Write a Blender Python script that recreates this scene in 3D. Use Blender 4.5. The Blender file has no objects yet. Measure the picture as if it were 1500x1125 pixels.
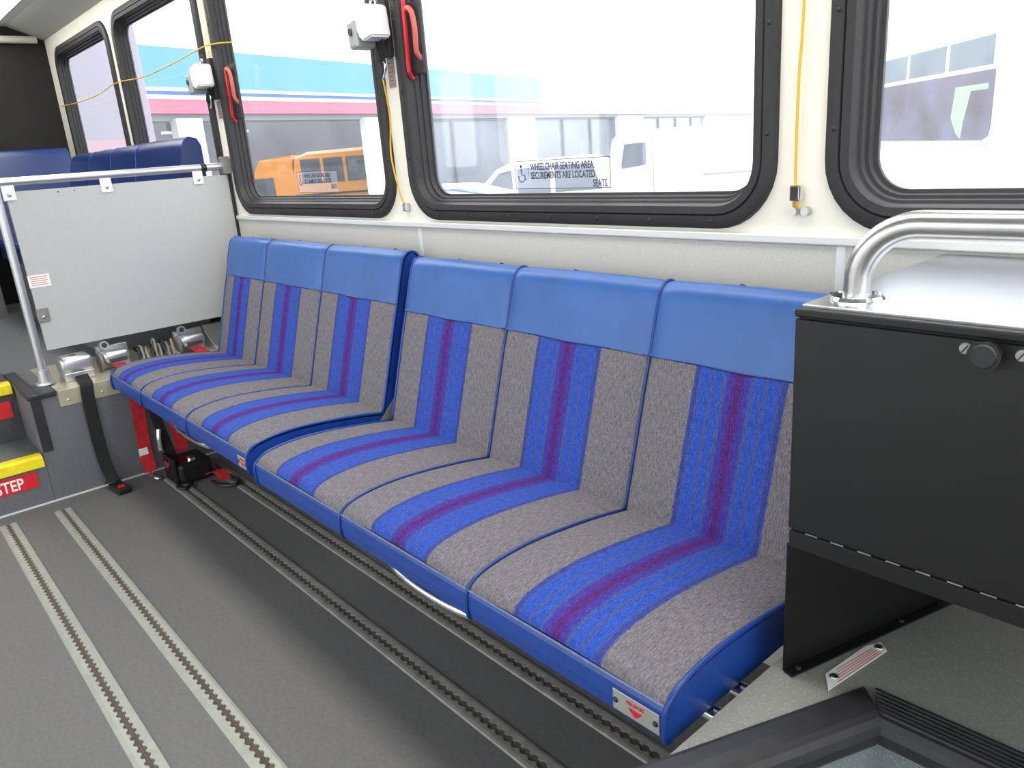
import bpy, bmesh, math, random
from mathutils import Vector, Matrix
random.seed(7)
scene = bpy.context.scene
C = scene.collection

# ------------------------------------------------------------------ camera
# world axes seen from the camera: rows X, Y, Z against (right, down, forward); metres, floor z=0
RW = ((0.6605966, 0.17355204, -0.73040524), (0.74718483, -0.24657482, 0.61718368), (-0.07298605, -0.95345716, -0.29256194))
EYE = Vector((0, 0, 1.17)); FPX = 1130.0
cam_d = bpy.data.cameras.new('camera'); cam = bpy.data.objects.new('camera', cam_d); C.objects.link(cam)
cam_d.sensor_width = 36; cam_d.lens = FPX / 1500 * 36; cam_d.clip_start = .02; cam_d.clip_end = 500
m = Matrix.Identity(4)
for i in range(3):
    m[i][0] = RW[i][0]; m[i][1] = -RW[i][1]; m[i][2] = -RW[i][2]; m[i][3] = EYE[i]
cam.matrix_world = m
scene.camera = cam
def ray(px, py):
    v = (px - 750, py - 562.5, FPX)
    return Vector([sum(RW[i][k] * v[k] for k in range(3)) for i in range(3)])
def at_depth(px, py, d):      # a point seen at a pixel, at a known distance
    return EYE + ray(px, py) * (d / FPX)

# ------------------------------------------------------------------ light
w = bpy.data.worlds.new('overcast'); scene.world = w; w.use_nodes = True
w.node_tree.nodes['Background'].inputs[0].default_value = (.93, .97, 1, 1)
w.node_tree.nodes['Background'].inputs[1].default_value = 1.55
scene.view_settings.view_transform = 'Standard'; scene.view_settings.look = 'None'
scene.view_settings.gamma = 1; scene.view_settings.use_curve_mapping = False
scene.view_settings.exposure = 1.2

# ------------------------------------------------------------------ materials
def lin(c):
    return tuple(((v / 255) / 12.92 if v / 255 <= .04045 else ((v / 255 + .055) / 1.055) ** 2.4) for v in c) + (1,)
def mat(name, col, rough=.5, metal=0, spec=.5, noise=None, bump=None, emit=None, aniso=None):
    """noise=(scale, amount[, colour2]); bump=(scale, strength)"""
    mt = bpy.data.materials.new(name); mt.use_nodes = True
    nt = mt.node_tree; b = nt.nodes['Principled BSDF']; L = nt.links
    b.inputs['Base Color'].default_value = lin(col); b.inputs['Roughness'].default_value = rough
    b.inputs['Metallic'].default_value = metal; b.inputs['Specular IOR Level'].default_value = spec
    tc = nt.nodes.new('ShaderNodeTexCoord')
    if noise:
        n = nt.nodes.new('ShaderNodeTexNoise'); n.inputs['Scale'].default_value = noise[0]; n.inputs['Detail'].default_value = 4
        L.new(tc.outputs['Object'], n.inputs['Vector'])
        r = nt.nodes.new('ShaderNodeValToRGB'); r.color_ramp.elements[0].position = .5 - .18; r.color_ramp.elements[1].position = .5 + .18
        c1 = lin(col); c2 = lin(noise[2]) if len(noise) > 2 else tuple(min(1, v * (1 + noise[1])) for v in c1[:3]) + (1,)
        c0 = c1 if len(noise) > 2 else tuple(v * (1 - noise[1]) for v in c1[:3]) + (1,)
        r.color_ramp.elements[0].color = c0; r.color_ramp.elements[1].color = c2
        L.new(n.outputs['Fac'], r.inputs['Fac']); L.new(r.outputs['Color'], b.inputs['Base Color'])
    if bump:
        n2 = nt.nodes.new('ShaderNodeTexNoise'); n2.inputs['Scale'].default_value = bump[0]; n2.inputs['Detail'].default_value = 3
        L.new(tc.outputs['Object'], n2.inputs['Vector'])
        bp = nt.nodes.new('ShaderNodeBump'); bp.inputs['Strength'].default_value = bump[1]; bp.inputs['Distance'].default_value = .002
        L.new(n2.outputs['Fac'], bp.inputs['Height']); L.new(bp.outputs['Normal'], b.inputs['Normal'])
    if emit:
        b.inputs['Emission Color'].default_value = lin(emit[0]); b.inputs['Emission Strength'].default_value = emit[1]
    return mt

def fabric_mat():
    mt = bpy.data.materials.new('striped_tweed'); mt.use_nodes = True
    nt = mt.node_tree; b = nt.nodes['Principled BSDF']; L = nt.links; N = nt.nodes.new
    b.inputs['Roughness'].default_value = .95; b.inputs['Specular IOR Level'].default_value = .15
    at = N('ShaderNodeAttribute'); at.attribute_name = 'across'
    uv = N('ShaderNodeUVMap'); uv.uv_map = 'uv'
    mp = N('ShaderNodeMapping'); mp.inputs['Scale'].default_value = (700, 190, 1); L.new(uv.outputs[0], mp.inputs[0])
    yarn = N('ShaderNodeTexNoise'); yarn.inputs['Scale'].default_value = 1; yarn.inputs['Detail'].default_value = 3; yarn.inputs['Roughness'].default_value = .7
    L.new(mp.outputs[0], yarn.inputs['Vector'])
    mp2 = N('ShaderNodeMapping'); mp2.inputs['Scale'].default_value = (330, 60, 1); mp2.inputs['Location'].default_value = (31, 7, 0); L.new(uv.outputs[0], mp2.inputs[0])
    yarn2 = N('ShaderNodeTexNoise'); yarn2.inputs['Scale'].default_value = 1; yarn2.inputs['Detail'].default_value = 2; L.new(mp2.outputs[0], yarn2.inputs['Vector'])
    # distance from the seat's centre line, slightly fuzzy
    s = N('ShaderNodeMath'); s.operation = 'SUBTRACT'; s.inputs[1].default_value = .5; L.new(at.outputs['Fac'], s.inputs[0])
    a = N('ShaderNodeMath'); a.operation = 'ABSOLUTE'; L.new(s.outputs[0], a.inputs[0])
    f = N('ShaderNodeMath'); f.operation = 'MULTIPLY_ADD'; f.inputs[1].default_value = .010; L.new(yarn.outputs['Fac'], f.inputs[0])
    sub = N('ShaderNodeMath'); sub.operation = 'SUBTRACT'; sub.inputs[1].default_value = .005; L.new(a.outputs[0], sub.inputs[0]); L.new(sub.outputs[0], f.inputs[2])
    x2 = N('ShaderNodeMath'); x2.operation = 'MULTIPLY'; x2.inputs[1].default_value = 2; L.new(f.outputs[0], x2.inputs[0])
    r = N('ShaderNodeValToRGB'); cr = r.color_ramp
    navy = (58, 74, 146); blue = (54, 86, 178); gb = (70, 88, 152); pur = (74, 60, 148); mar = (86, 44, 116); grey = (121, 119, 122)
    stops = [(0, mar), (.015, mar), (.065, pur), (.105, (66, 66, 156)), (.125, gb), (.145, gb), (.165, blue), (.225, blue), (.245, gb), (.265, gb), (.285, blue),
             (.36, blue), (.385, gb), (.405, navy), (.435, navy), (.455, grey), (1, grey)]
    while len(cr.elements) < len(stops): cr.elements.new(.5)
    for e, (p, c) in zip(cr.elements, stops): e.position = p
    for e, (p, c) in zip(cr.elements, stops): e.color = lin(c)
    L.new(x2.outputs[0], r.inputs[0])
    r2 = N('ShaderNodeValToRGB'); r2.color_ramp.elements[0].position = .33; r2.color_ramp.elements[1].position = .68
    r2.color_ramp.elements[0].color = (.58, .56, .58, 1); r2.color_ramp.elements[1].color = (1.35, 1.33, 1.35, 1); L.new(yarn.outputs['Fac'], r2.inputs[0])
    r3 = N('ShaderNodeValToRGB'); r3.color_ramp.elements[0].position = .35; r3.color_ramp.elements[1].position = .65
    r3.color_ramp.elements[0].color = (.72, .72, .78, 1); r3.color_ramp.elements[1].color = (1.15, 1.12, 1.1, 1); L.new(yarn2.outputs['Fac'], r3.inputs[0])
    mx = N('ShaderNodeMix'); mx.data_type = 'RGBA'; mx.blend_type = 'MULTIPLY'; mx.inputs[0].default_value = 1
    L.new(r.outputs[0], mx.inputs[6]); L.new(r2.outputs[0], mx.inputs[7])
    mx2 = N('ShaderNodeMix'); mx2.data_type = 'RGBA'; mx2.blend_type = 'MULTIPLY'; mx2.inputs[0].default_value = 1
    L.new(mx.outputs[2], mx2.inputs[6]); L.new(r3.outputs[0], mx2.inputs[7]); L.new(mx2.outputs[2], b.inputs['Base Color'])
    bp = N('ShaderNodeBump'); bp.inputs['Strength'].default_value = .5; bp.inputs['Distance'].default_value = .0015
    L.new(yarn.outputs['Fac'], bp.inputs['Height']); L.new(bp.outputs[0], b.inputs['Normal'])
    return mt

def glass_mat(name, tint=(1, 1, 1), dust_glare=.03, refl=.05):
    mt = bpy.data.materials.new(name); mt.use_nodes = True; nt = mt.node_tree; nt.nodes.clear(); N = nt.nodes.new; L = nt.links
    o = N('ShaderNodeOutputMaterial'); t = N('ShaderNodeBsdfTransparent'); t.inputs[0].default_value = (*tint, 1)
    g = N('ShaderNodeBsdfGlossy'); g.inputs['Roughness'].default_value = .02
    d = N('ShaderNodeBsdfTranslucent'); d.inputs[0].default_value = (.9, .92, 1, 1)
    tc = N('ShaderNodeTexCoord'); n = N('ShaderNodeTexNoise'); n.inputs['Scale'].default_value = 3; n.inputs['Detail'].default_value = 6; L.new(tc.outputs['Object'], n.inputs['Vector'])
    mm = N('ShaderNodeMath'); mm.operation = 'MULTIPLY'; mm.inputs[1].default_value = dust_glare * 2; L.new(n.outputs['Fac'], mm.inputs[0])
    m1 = N('ShaderNodeMixShader'); L.new(mm.outputs[0], m1.inputs[0]); L.new(t.outputs[0], m1.inputs[1]); L.new(d.outputs[0], m1.inputs[2])
    m2 = N('ShaderNodeMixShader'); m2.inputs[0].default_value = refl; L.new(m1.outputs[0], m2.inputs[1]); L.new(g.outputs[0], m2.inputs[2])
    L.new(m2.outputs[0], o.inputs[0]); return mt

def speckle_mat(name, base, sp, scale):
    mt = mat(name, base, .6); nt = mt.node_tree; b = nt.nodes['Principled BSDF']; N = nt.nodes.new; L = nt.links
    tc = N('ShaderNodeTexCoord'); v = N('ShaderNodeTexVoronoi'); v.inputs['Scale'].default_value = scale; L.new(tc.outputs['Object'], v.inputs['Vector'])
    r = N('ShaderNodeValToRGB'); r.color_ramp.interpolation = 'LINEAR'
    r.color_ramp.elements[0].position = .0; r.color_ramp.elements[1].position = .30
    r.color_ramp.elements[0].color = lin(sp); r.color_ramp.elements[1].color = lin(base); L.new(v.outputs['Distance'], r.inputs[0])
    n = N('ShaderNodeTexNoise'); n.inputs['Scale'].default_value = 160; L.new(tc.outputs['Object'], n.inputs['Vector'])
    mx = N('ShaderNodeMix'); mx.data_type = 'RGBA'; L.new(n.outputs['Fac'], mx.inputs[0]); mx.inputs[6].default_value = lin(base)
    L.new(r.outputs[0], mx.inputs[7]); L.new(mx.outputs[2], b.inputs['Base Color'])
    return mt

M = dict(
    ivory=mat('ivory_paint', (240, 236, 223), .45, noise=(6, .02)),
    panel=mat('grey_wall_laminate', (196, 194, 187), .5, noise=(220, .06)),
    floor=mat('grey_vinyl_floor', (104, 103, 102), .55, noise=(90, .10), bump=(400, .15)),
    riser=mat('grey_vinyl_riser', (102, 104, 108), .6, noise=(120, .10), bump=(400, .15)),
    speck=speckle_mat('speckled_floor', (132, 132, 126), (222, 220, 190), 240),
    speckb=speckle_mat('speckled_riser', (118, 128, 132), (222, 230, 232), 220),
    strip=mat('pale_trim', (214, 216, 216), .4),
    frame=mat('black_window_frame', (40, 38, 41), .55, noise=(60, .12)),
    glass=glass_mat('window_glass'), glass_glare=glass_mat('glare_hazed_window_glass', dust_glare=.10),  # the hazier pane paints in glare over the view outside
    vinyl=mat('blue_vinyl', (24, 66, 150), .4, noise=(14, .10), bump=(700, .12)),
    vinyl_head=mat('light_blue_vinyl', (45, 90, 158), .36, noise=(9, .09), bump=(700, .12)),
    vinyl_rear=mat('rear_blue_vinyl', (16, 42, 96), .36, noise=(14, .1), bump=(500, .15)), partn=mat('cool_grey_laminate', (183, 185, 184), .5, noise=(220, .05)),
    vinyl_dark=mat('dark_blue_vinyl', (22, 60, 140), .33, noise=(14, .1), bump=(500, .15)),
    pipe=mat('dark_blue_piping', (30, 58, 128), .4),
    welt=mat('worn_welt', (98, 112, 148), .7, noise=(90, .2)),
    fabric=fabric_mat(),
    alu=mat('aluminium', (168, 170, 162), .5, .35, noise=(30, .06)),
    alu_dull=mat('dull_aluminium', (136, 134, 128), .55, .1, noise=(40, .15)),
    slot=mat('dirty_slot', (88, 78, 70), .8, noise=(200, .25)),
    chrome=mat('chrome', (225, 226, 228), .12, 1),
    steel=mat('brushed_steel', (200, 200, 198), .27, 1, noise=(40, .05)),
    top=mat('polished_steel_top', (190, 193, 200), .30, 1, noise=(10, .06)),
    plate=mat('zinc_plate', (206, 200, 174), .32, .5, noise=(12, .08)),
    silver=mat('silver_casing', (200, 201, 203), .3, .75),
    black=mat('black_painted_steel', (15, 15, 17), .45, noise=(30, .12), bump=(300, .08)),
    rubber=mat('black_rubber', (40, 40, 44), .45, noise=(40, .2)),
    blackp=mat('black_plastic', (26, 26, 28), .4),
    web=mat('black_webbing', (22, 22, 24), .8, bump=(600, .4)),
    redweb=mat('red_webbing', (190, 28, 38), .75, noise=(40, .25), bump=(600, .4)),
    red=mat('red_paint', (205, 24, 40), .4), handle=mat('faded_red_handle', (190, 92, 80), .45),
    redsign=mat('red_sign', (214, 32, 44), .5, noise=(60, .08)), white=mat('white_print', (240, 240, 238), .5),
    pinkprint=mat('pink_print', (214, 120, 118), .6),
    yellow=mat('yellow_nosing', (236, 216, 20), .5, noise=(40, .08)), cord=mat('yellow_cord', (226, 176, 20), .5),
    label=mat('brown_grey_label', (150, 138, 128), .6, noise=(90, .15)), cream=mat('cream_tape', (222, 214, 168), .5),
    carpet=mat('black_carpet', (34, 33, 32), .95, noise=(200, .3)), ceil=mat('grey_ceiling', (186, 186, 178), .6, noise=(30, .03)),
    capgrey=mat('grey_plastic_cap', (158, 164, 162), .4), whitecase=mat('white_plastic', (236, 236, 236), .35), darkfloor=mat('dark_platform_floor', (66, 66, 68), .7, noise=(80, .15)),
    lens=mat('lit_lens', (255, 255, 250), .4, emit=((255, 252, 244), 3.5)),
    ink=mat('dark_ink', (60, 64, 76), .6), film=glass_mat('sticker_film', (.93, .94, .96), .10, .03),
)

# ------------------------------------------------------------------ mesh helpers
def link(name, me, mt, parent=None):
    o = bpy.data.objects.new(name, me); C.objects.link(o)
    if mt is not None and me is not None and len(me.materials) == 0: me.materials.append(M[mt] if isinstance(mt, str) else mt)
    if parent is not None:
        o.parent = parent; o.matrix_parent_inverse = Matrix.Translation(-parent_loc(parent))
    return o
def parent_loc(p):
    v = Vector(p.location)
    while p.parent is not None: p = p.parent; v = v if p.type != 'EMPTY' else v  # parts sit at the world origin
    return v
def bm_obj(name, bm, mt, parent=None, smooth=False, angle=None):
    me = bpy.data.meshes.new(name); bmesh.ops.recalc_face_normals(bm, faces=bm.faces); bm.to_mesh(me); bm.free()
    if smooth:
        for p in me.polygons: p.use_smooth = True
        if angle: me.set_sharp_from_angle(angle=math.radians(angle))
    return link(name, me, mt, parent)
def tag(o, label=None, cat=None, group=None, kind=None):
    if label: o['label'] = label
    if cat: o['category'] = cat
    if group: o['group'] = group
    if kind: o['kind'] = kind
    return o
def thing(name, loc, label, cat, group=None):
    o = bpy.data.objects.new(name, None); C.objects.link(o); o.location = loc; o.empty_display_size = .05
    return tag(o, label, cat, group)
def struct(name, bm, mt, label=None):
    o = bm_obj(name, bm, mt); o['kind'] = 'structure'
    if label: o['label'] = label
    return o
def box(bm, x0, x1, y0, y1, z0, z1, bev=0, seg=2, mtx=None):
    g = bmesh.ops.create_cube(bm, size=1)['verts']
    T = Matrix.Translation(((x0 + x1) / 2, (y0 + y1) / 2, (z0 + z1) / 2)) @ Matrix.Diagonal((abs(x1 - x0), abs(y1 - y0), abs(z1 - z0), 1))
    bmesh.ops.transform(bm, matrix=T, verts=g)
    if bev:
        es = list({e for v in g for e in v.link_edges})
        r = bmesh.ops.bevel(bm, geom=es, offset=bev, segments=seg, affect='EDGES', profile=.5); g = list({v for f in r['faces'] for v in f.verts} | {v for v in g if v.is_valid})
    if mtx is not None: bmesh.ops.transform(bm, matrix=mtx, verts=g)
    return bm
def B(*a, **k): return box(bmesh.new(), *a, **k)
def cyl(bm, p0, p1, r0, r1=None, n=16, cap=True):
    p0 = Vector(p0); p1 = Vector(p1); d = p1 - p0; r1 = r0 if r1 is None else r1
    q = Vector((0, 0, 1)).rotation_difference(d.normalized()).to_matrix().to_4x4()
    bmesh.ops.create_cone(bm, cap_ends=cap, segments=n, radius1=r0, radius2=r1, depth=d.length, matrix=Matrix.Translation((p0 + p1) / 2) @ q)
    return bm
def loft(bm, rings, closed=True, cap=True):
    vs = [[bm.verts.new(p) for p in r] for r in rings]
    for a, b in zip(vs, vs[1:]):
        n = len(a)
        for i in range(n if closed else n - 1):
            bm.faces.new((a[i], a[(i + 1) % n], b[(i + 1) % n], b[i]))
    if cap and closed: bm.faces.new(vs[0][::-1]); bm.faces.new(vs[-1])
    return bm
def smooth_path(pts, sub=6):
    P = [Vector(p) for p in pts]; out = []
    for i in range(len(P) - 1):
        p0 = P[max(i - 1, 0)]; p1 = P[i]; p2 = P[i + 1]; p3 = P[min(i + 2, len(P) - 1)]
        for k in range(sub):
            t = k / sub
            out.append(.5 * ((2 * p1) + (p2 - p0) * t + (2 * p0 - 5 * p1 + 4 * p2 - p3) * t * t + (3 * p1 - p0 - 3 * p2 + p3) * t ** 3))
    return out + [P[-1]]
def tube(bm, pts, r, n=8):
    P = [Vector(p) for p in pts]; rings = []; up = None
    for i, p in enumerate(P):
        d = (P[min(i + 1, len(P) - 1)] - P[max(i - 1, 0)]).normalized()
        if up is None: up = d.orthogonal().normalized()
        up = (up - d * up.dot(d)).normalized(); s = d.cross(up)
        rings.append([p + (up * math.cos(t) + s * math.sin(t)) * r for t in [2 * math.pi * k / n for k in range(n)]])
    return loft(bm, rings)
def ribbon(bm, pts, wdir, width, th=.0025):
    """flat webbing along pts, wide along wdir"""
    P = [Vector(p) for p in pts]; wd = Vector(wdir).normalized(); rings = []
    for i, p in enumerate(P):
        d = (P[min(i + 1, len(P) - 1)] - P[max(i - 1, 0)]).normalized(); nn = d.cross(wd).normalized()
        rings.append([p + wd * (sx * width / 2) + nn * (sy * th / 2) for sx, sy in ((-1, -1), (1, -1), (1, 1), (-1, 1))])
    return loft(bm, rings)
def prism(bm, poly, axis, a, b):
    """poly of 2D points, extruded along axis 'x','y' or 'z' between a and b"""
    f = {'x': lambda p, t: (t, p[0], p[1]), 'y': lambda p, t: (p[0], t, p[1]), 'z': lambda p, t: (p[0], p[1], t)}[axis]
    return loft(bm, [[f(p, a) for p in poly], [f(p, b) for p in poly]])
def text_obj(s, size, mt, mtx, parent, name='lettering', align='LEFT', sx=1):
    cu = bpy.data.curves.new(name, 'FONT'); cu.body = s; cu.size = size; cu.align_x = align; cu.extrude = .0003; cu.offset = size * .018; cu.resolution_u = 3
    t = bpy.data.objects.new('tmp', cu); C.objects.link(t)
    dg = bpy.context.evaluated_depsgraph_get(); me = bpy.data.meshes.new_from_object(t.evaluated_get(dg))
    bpy.data.objects.remove(t); me.transform(mtx @ Matrix.Diagonal((sx, 1, 1, 1))); me.materials.clear()
    return link(name, me, mt, parent)
ROT_Y = lambda x, y, z: Matrix.Translation((x, y, z)) @ Matrix.Rotation(math.pi / 2, 4, 'X')                       # faces -Y
ROT_X = lambda x, y, z: Matrix.Translation((x, y, z)) @ Matrix.Rotation(math.pi / 2, 4, 'Z') @ Matrix.Rotation(math.pi / 2, 4, 'X')  # faces +X
def screw_mesh(r, h, name='screw'):
    bm = bmesh.new(); bmesh.ops.create_uvsphere(bm, u_segments=8, v_segments=6, radius=r)
    for v in bm.verts: v.co.z *= h / r
    me = bpy.data.meshes.new(name); bm.to_mesh(me); bm.free()
    for p in me.polygons: p.use_smooth = True
    return me
def put(name, me, mt, parent, loc, face=None):
    o = link(name, me, mt, parent); o.location = Vector(loc)
    if face == 'y': o.rotation_euler = (math.pi / 2, 0, 0)
    if face == 'x': o.rotation_euler = (0, math.pi / 2, 0)
    return o

WY = 1.37            # window-side wall
LY = -1.0            # opposite wall
XR, XF = -6.05, 1.3  # rear wall, front end
PZ = .417            # rear platform height
RX = -3.25           # its riser
FP = .40             # front wheelhouse platform height

# ------------------------------------------------------------------ room shell
fl = struct('floor', B(RX - .02, XF, LY, WY, -.05, 0), 'floor', 'grey vinyl floor with aluminium tracks let into it')
WIN = [(-5.86, -4.68), (-4.60, -3.43), (-3.34, -2.10), (-2.02, -.80), (-.705, .50)]
WZ0, WZ1 = .98, 1.975
def side_wall(name, y0, y1, wins, doors):
    bm = bmesh.new(); i = .04
    box(bm, XR, XF, y0, y1, WZ1 - i, 2.06)
    holes = sorted([(a + i, b - i, WZ0 + i) for a, b in wins] + [(a, b, -.05) for a, b in doors]); x = XR
    for a, b, zb in holes:
        box(bm, x, a, y0, y1, -.05, WZ1 - i); x = b
        if zb > 0: box(bm, a, b, y0, y1, -.05, zb)
    box(bm, x, XF, y0, y1, -.05, WZ1 - i)
    return struct(name, bm, 'ivory')
wr = side_wall('wall_right', WY, WY + .05, WIN, [(.60, 1.22)]); wr['label'] = 'ivory painted side wall around the black framed windows'
LWIN = [WIN[0], WIN[1], WIN[4]]
wl = side_wall('wall_left', LY - .05, LY, LWIN, [(-3.2, -2.0), (-1.95, -.80), (.60, 1.22)]); wl['label'] = 'ivory painted wall opposite the blue seats'
# grey laminate panels below the windows, each its own board between pale seams
seams = [XR, -4.9, -3.395, -1.995, -.667, .59]
for a, b in zip(seams, seams[1:]):
    link_o = bm_obj('wall_panel', B(a + .004, b - .004, WY - .006, WY - .0005, .0, .957, .002, 1), 'panel', wr)
for s in seams[2:-1]:
    bm_obj('seam_strip', B(s - .009, s + .009, WY - .009, WY - .001, .0, .957, .002, 1), 'strip', wr)
struct('trim_1', B(XR, .59, WY - .012, WY - .0005, .957, .974, .003, 2), 'strip', 'pale trim rail between grey panels and ivory wall')
for k, xa, xb, yy in ((1, .605, 1.215, WY + .02), (2, .605, 1.215, LY - .025), (3, -3.195, -2.005, LY - .025), (4, -1.945, -.805, LY - .025)):  # unseen glazed doors, added to light the front platform and under the benches
    dr = struct('door_%d' % k, B(xa, xa + .035, yy, yy + .02, .0, 1.93), 'frame', 'unseen glazed door at the front of the bus, added to let in light' if k < 3 else 'unseen glazed lift door opposite the blue benches, added to let in low light')
    bm_obj('door_stile', B(xb - .035, xb, yy, yy + .02, .0, 1.93), 'frame', dr); bm_obj('door_rail', B(xa + .035, xb - .035, yy, yy + .02, .0, .06), 'frame', dr); bm_obj('door_rail', B(xa + .035, xb - .035, yy, yy + .02, 1.87, 1.93), 'frame', dr)
    bm_obj('pane', B(xa + .035, xb - .035, yy + .008, yy + .012, .06, 1.87), 'glass', dr)
struct('wall_rear', B(XR - .05, XR, LY, WY, -.05, 2.15), 'carpet', 'black carpeted rear wall of the bus')
bm = bmesh.new()
box(bm, XF, XF + .05, LY, WY, -.05, .8); box(bm, XF, XF + .05, LY, WY, 1.95, 2.15); box(bm, XF, XF + .05, WY - .1, WY, .8, 1.95); box(bm, XF, XF + .05, LY, LY + .1, .8, 1.95)
struct('wall_front', bm, 'ivory', 'front end of the bus around the windshield opening')
bm = bmesh.new(); prism(bm, [(WY + .05, 2.05), (WY, 2.05), (1.17, 2.13), (-.80, 2.13), (LY, 2.05), (LY - .05, 2.05), (LY - .05, 2.2), (WY + .05, 2.2)], 'x', XR - .05, XF + .05)
struct('ceiling', bm, 'ceil', 'pale grey bus ceiling with sloping cove')
# lit ceiling lens strips: rear one in view, the rest added for interior light
for k, x0 in enumerate((-5.95, -4.15, -2.35, -.55)):
    t = thing('ceiling_light', (x0 + .85, .9, 2.13), 'long lit lens strip on the ceiling above the ' + ('dark blue rear bench', 'dark blue side bench, added out of view for light', 'bench beside the partition, added out of view for light', 'black cabinet, added out of view for light')[k], 'light', 'ceiling light strips')
    bm_obj('lens', B(x0 + .02, x0 + 1.68, .72, 1.08, 2.102, 2.125, .006), 'lens', t)
    bm_obj('light_frame', B(x0, x0 + 1.70, .70, 1.10, 2.118, 2.1295, .003), 'strip', t)
struct('trim_2', tube(bmesh.new(), [(XR + .03, LY + .3, 2.03), (XR + .03, WY - .05, 2.05)], .022, 12), 'ceil', 'grey rod across the top of the rear wall')

# ------------------------------------------------------------------ windows
def rr(x0, x1, z0, z1, r, y, n=8):
    out = []
    for cx, cz, a0 in ((x1 - r, z1 - r, 0), (x0 + r, z1 - r, 90), (x0 + r, z0 + r, 180), (x1 - r, z0 + r, 270)):
        for k in range(n + 1):
            a = math.radians(a0 + 90 * k / n); out.append((cx + r * math.cos(a), y, cz + r * math.sin(a)))
    return out
PROF = [(0, 0), (.002, -.011), (.006, -.013), (.026, -.014), (.028, -.010), (.031, -.014), (.046, -.013), (.049, -.006), (.051, .010), (.056, .012), (.058, .026),
        (.063, .027), (.065, .042), (.071, .044), (.071, .052)]
smesh = screw_mesh(.0048, .003)
def window(idx, x0, x1, y, sgn, label, screws=True):
    rings = [rr(x0 + i, x1 - i, WZ0 + i, WZ1 - i, max(.13 - i, .04), y + sgn * d) for i, d in PROF]
    bm = bmesh.new(); loft(bm, rings, True, False)
    o = bm_obj('window_%d' % idx, bm, 'frame', None, True, 40); o['kind'] = 'structure'; o['label'] = label
    i = .068; bm = bmesh.new(); loft(bm, [rr(x0 + i, x1 - i, WZ0 + i, WZ1 - i, .055, y + sgn * .044), rr(x0 + i, x1 - i, WZ0 + i, WZ1 - i, .055, y + sgn * .048)])
    bm_obj('pane', bm, 'glass_glare' if idx == 4 else 'glass', o)
    if screws:
        pts = [(x0 + .14 + k * (x1 - x0 - .28) / 6, WZ0 + .017) for k in range(7)] + [(x0 + .017, z) for z in (1.16, 1.35, 1.54, 1.73)] + [(x1 - .017, z) for z in (1.16, 1.35, 1.54, 1.73)]
        for px, pz in pts: put('screw', smesh, 'frame', o, (px, y - sgn * .0135, pz), 'y')
    return o
names = ['last black framed window beside the rear bench', 'black framed window above the rear side bench', 'black framed window beside the grey partition with a red release handle',
         'wide black framed window above the blue benches with a printed notice', 'black framed window above the black cabinet']
WO = [window(k + 1, a, b, WY, 1, names[k], k > 0) for k, (a, b) in enumerate(WIN)]
for k, (a, b) in enumerate(LWIN): window(k + 6, a, b, LY, -1, 'black framed window in the opposite wall', False)
# emergency release bars and pull handles on the left jambs
def release(win, xb, zt, zb, xh, zh0, zh1):
    y = WY - .010
    bm_obj('release_mount', B(xb - .022, xh + .004, WY + .004, WY + .016, zb + .01, zh1 + .02, .003), 'frame', win)
    bm_obj('release_bar', ribbon(bmesh.new(), [(xb + .004, y, zt), (xb + .002, y, (zt + zb) / 2), (xb - .003, y, zb + .02), (xb - .003, y + .012, zb)], (1, 0, 0), .012, .006), 'red', win)
    bm_obj('release_handle', tube(bmesh.new(), smooth_path([(xb + .002, y + .004, zh1), (xb + .022, y, zh1 + .004), (xh - .006, y - .002, zh1 - .012), (xh, y - .002, zh1 - .045), (xh + .001, y - .002, (zh0 + zh1) / 2), (xh - .006, y + .002, zh0 + .02), (xh - .006, WY + .010, zh0)], 5), .0075, 8), 'handle', win)
    for z in (zh0 + .055, zh0 + .015, zh0 - .03): put('screw', smesh, 'alu', win, ((xb + xh) / 2, WY + .003, z), 'y')
release(WO[2], -3.240, 1.556, 1.352, -3.188, 1.42, 1.548)
release(WO[3], -1.955, 1.75, 1.377, -1.908, 1.425, 1.556)

# ------------------------------------------------------------------ rear platform, steps, partition
bm = bmesh.new(); box(bm, XR, RX, .41, WY - .001, 0, PZ); struct('floor_platform', bm, 'riser', 'raised grey floor of the rear seating area')
bm = bmesh.new(); box(bm, XR, -3.56, LY, .409, 0, PZ); struct('floor_upper_step', bm, 'darkfloor', 'dark raised aisle floor behind the two steps')
st = struct('floor_step', B(-3.559, RX, LY, .409, 0, .186), 'riser', 'lower grey step up to the rear aisle')
us = bpy.data.objects['floor_upper_step']
def nosing(parent, xf, zt, y1):
    bm = bmesh.new(); prism(bm, [(xf - .045, zt), (xf - .045, zt + .006), (xf - .004, zt + .007), (xf + .009, zt - .002), (xf + .012, zt - .036), (xf + .001, zt - .040), (xf + .001, zt)], 'y', LY, y1)
    for v in bm.verts: pass
    bm2 = bmesh.new(); loft(bm2, [[(x, yy, z) for x, z in [(xf - .045, zt + .0005), (xf - .045, zt + .006), (xf - .004, zt + .007), (xf + .009, zt - .002), (xf + .012, zt - .036), (xf + .0015, zt - .040), (xf + .0015, zt + .0005)]] for yy in (LY + .01, y1)])
    bm.free(); bm_obj('step_nosing', bm2, 'yellow', parent)
nosing(st, RX, .186, .404); nosing(us, -3.56, PZ, .402)
sg = bm_obj('step_sign', B(RX + .0015, RX + .003, .13, .371, .076, .138), 'redsign', st); text_obj('STEP', .060, 'white', ROT_X(RX + .0035, .233, .086), sg, sx=.74)
sg = bm_obj('step_sign', B(-3.5585, -3.557, .10, .385, .285, .352), 'redsign', us); text_obj('STEP', .060, 'white', ROT_X(-3.5565, .232, .298), sg, sx=.74)
pl = bpy.data.objects['floor_platform']
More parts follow.
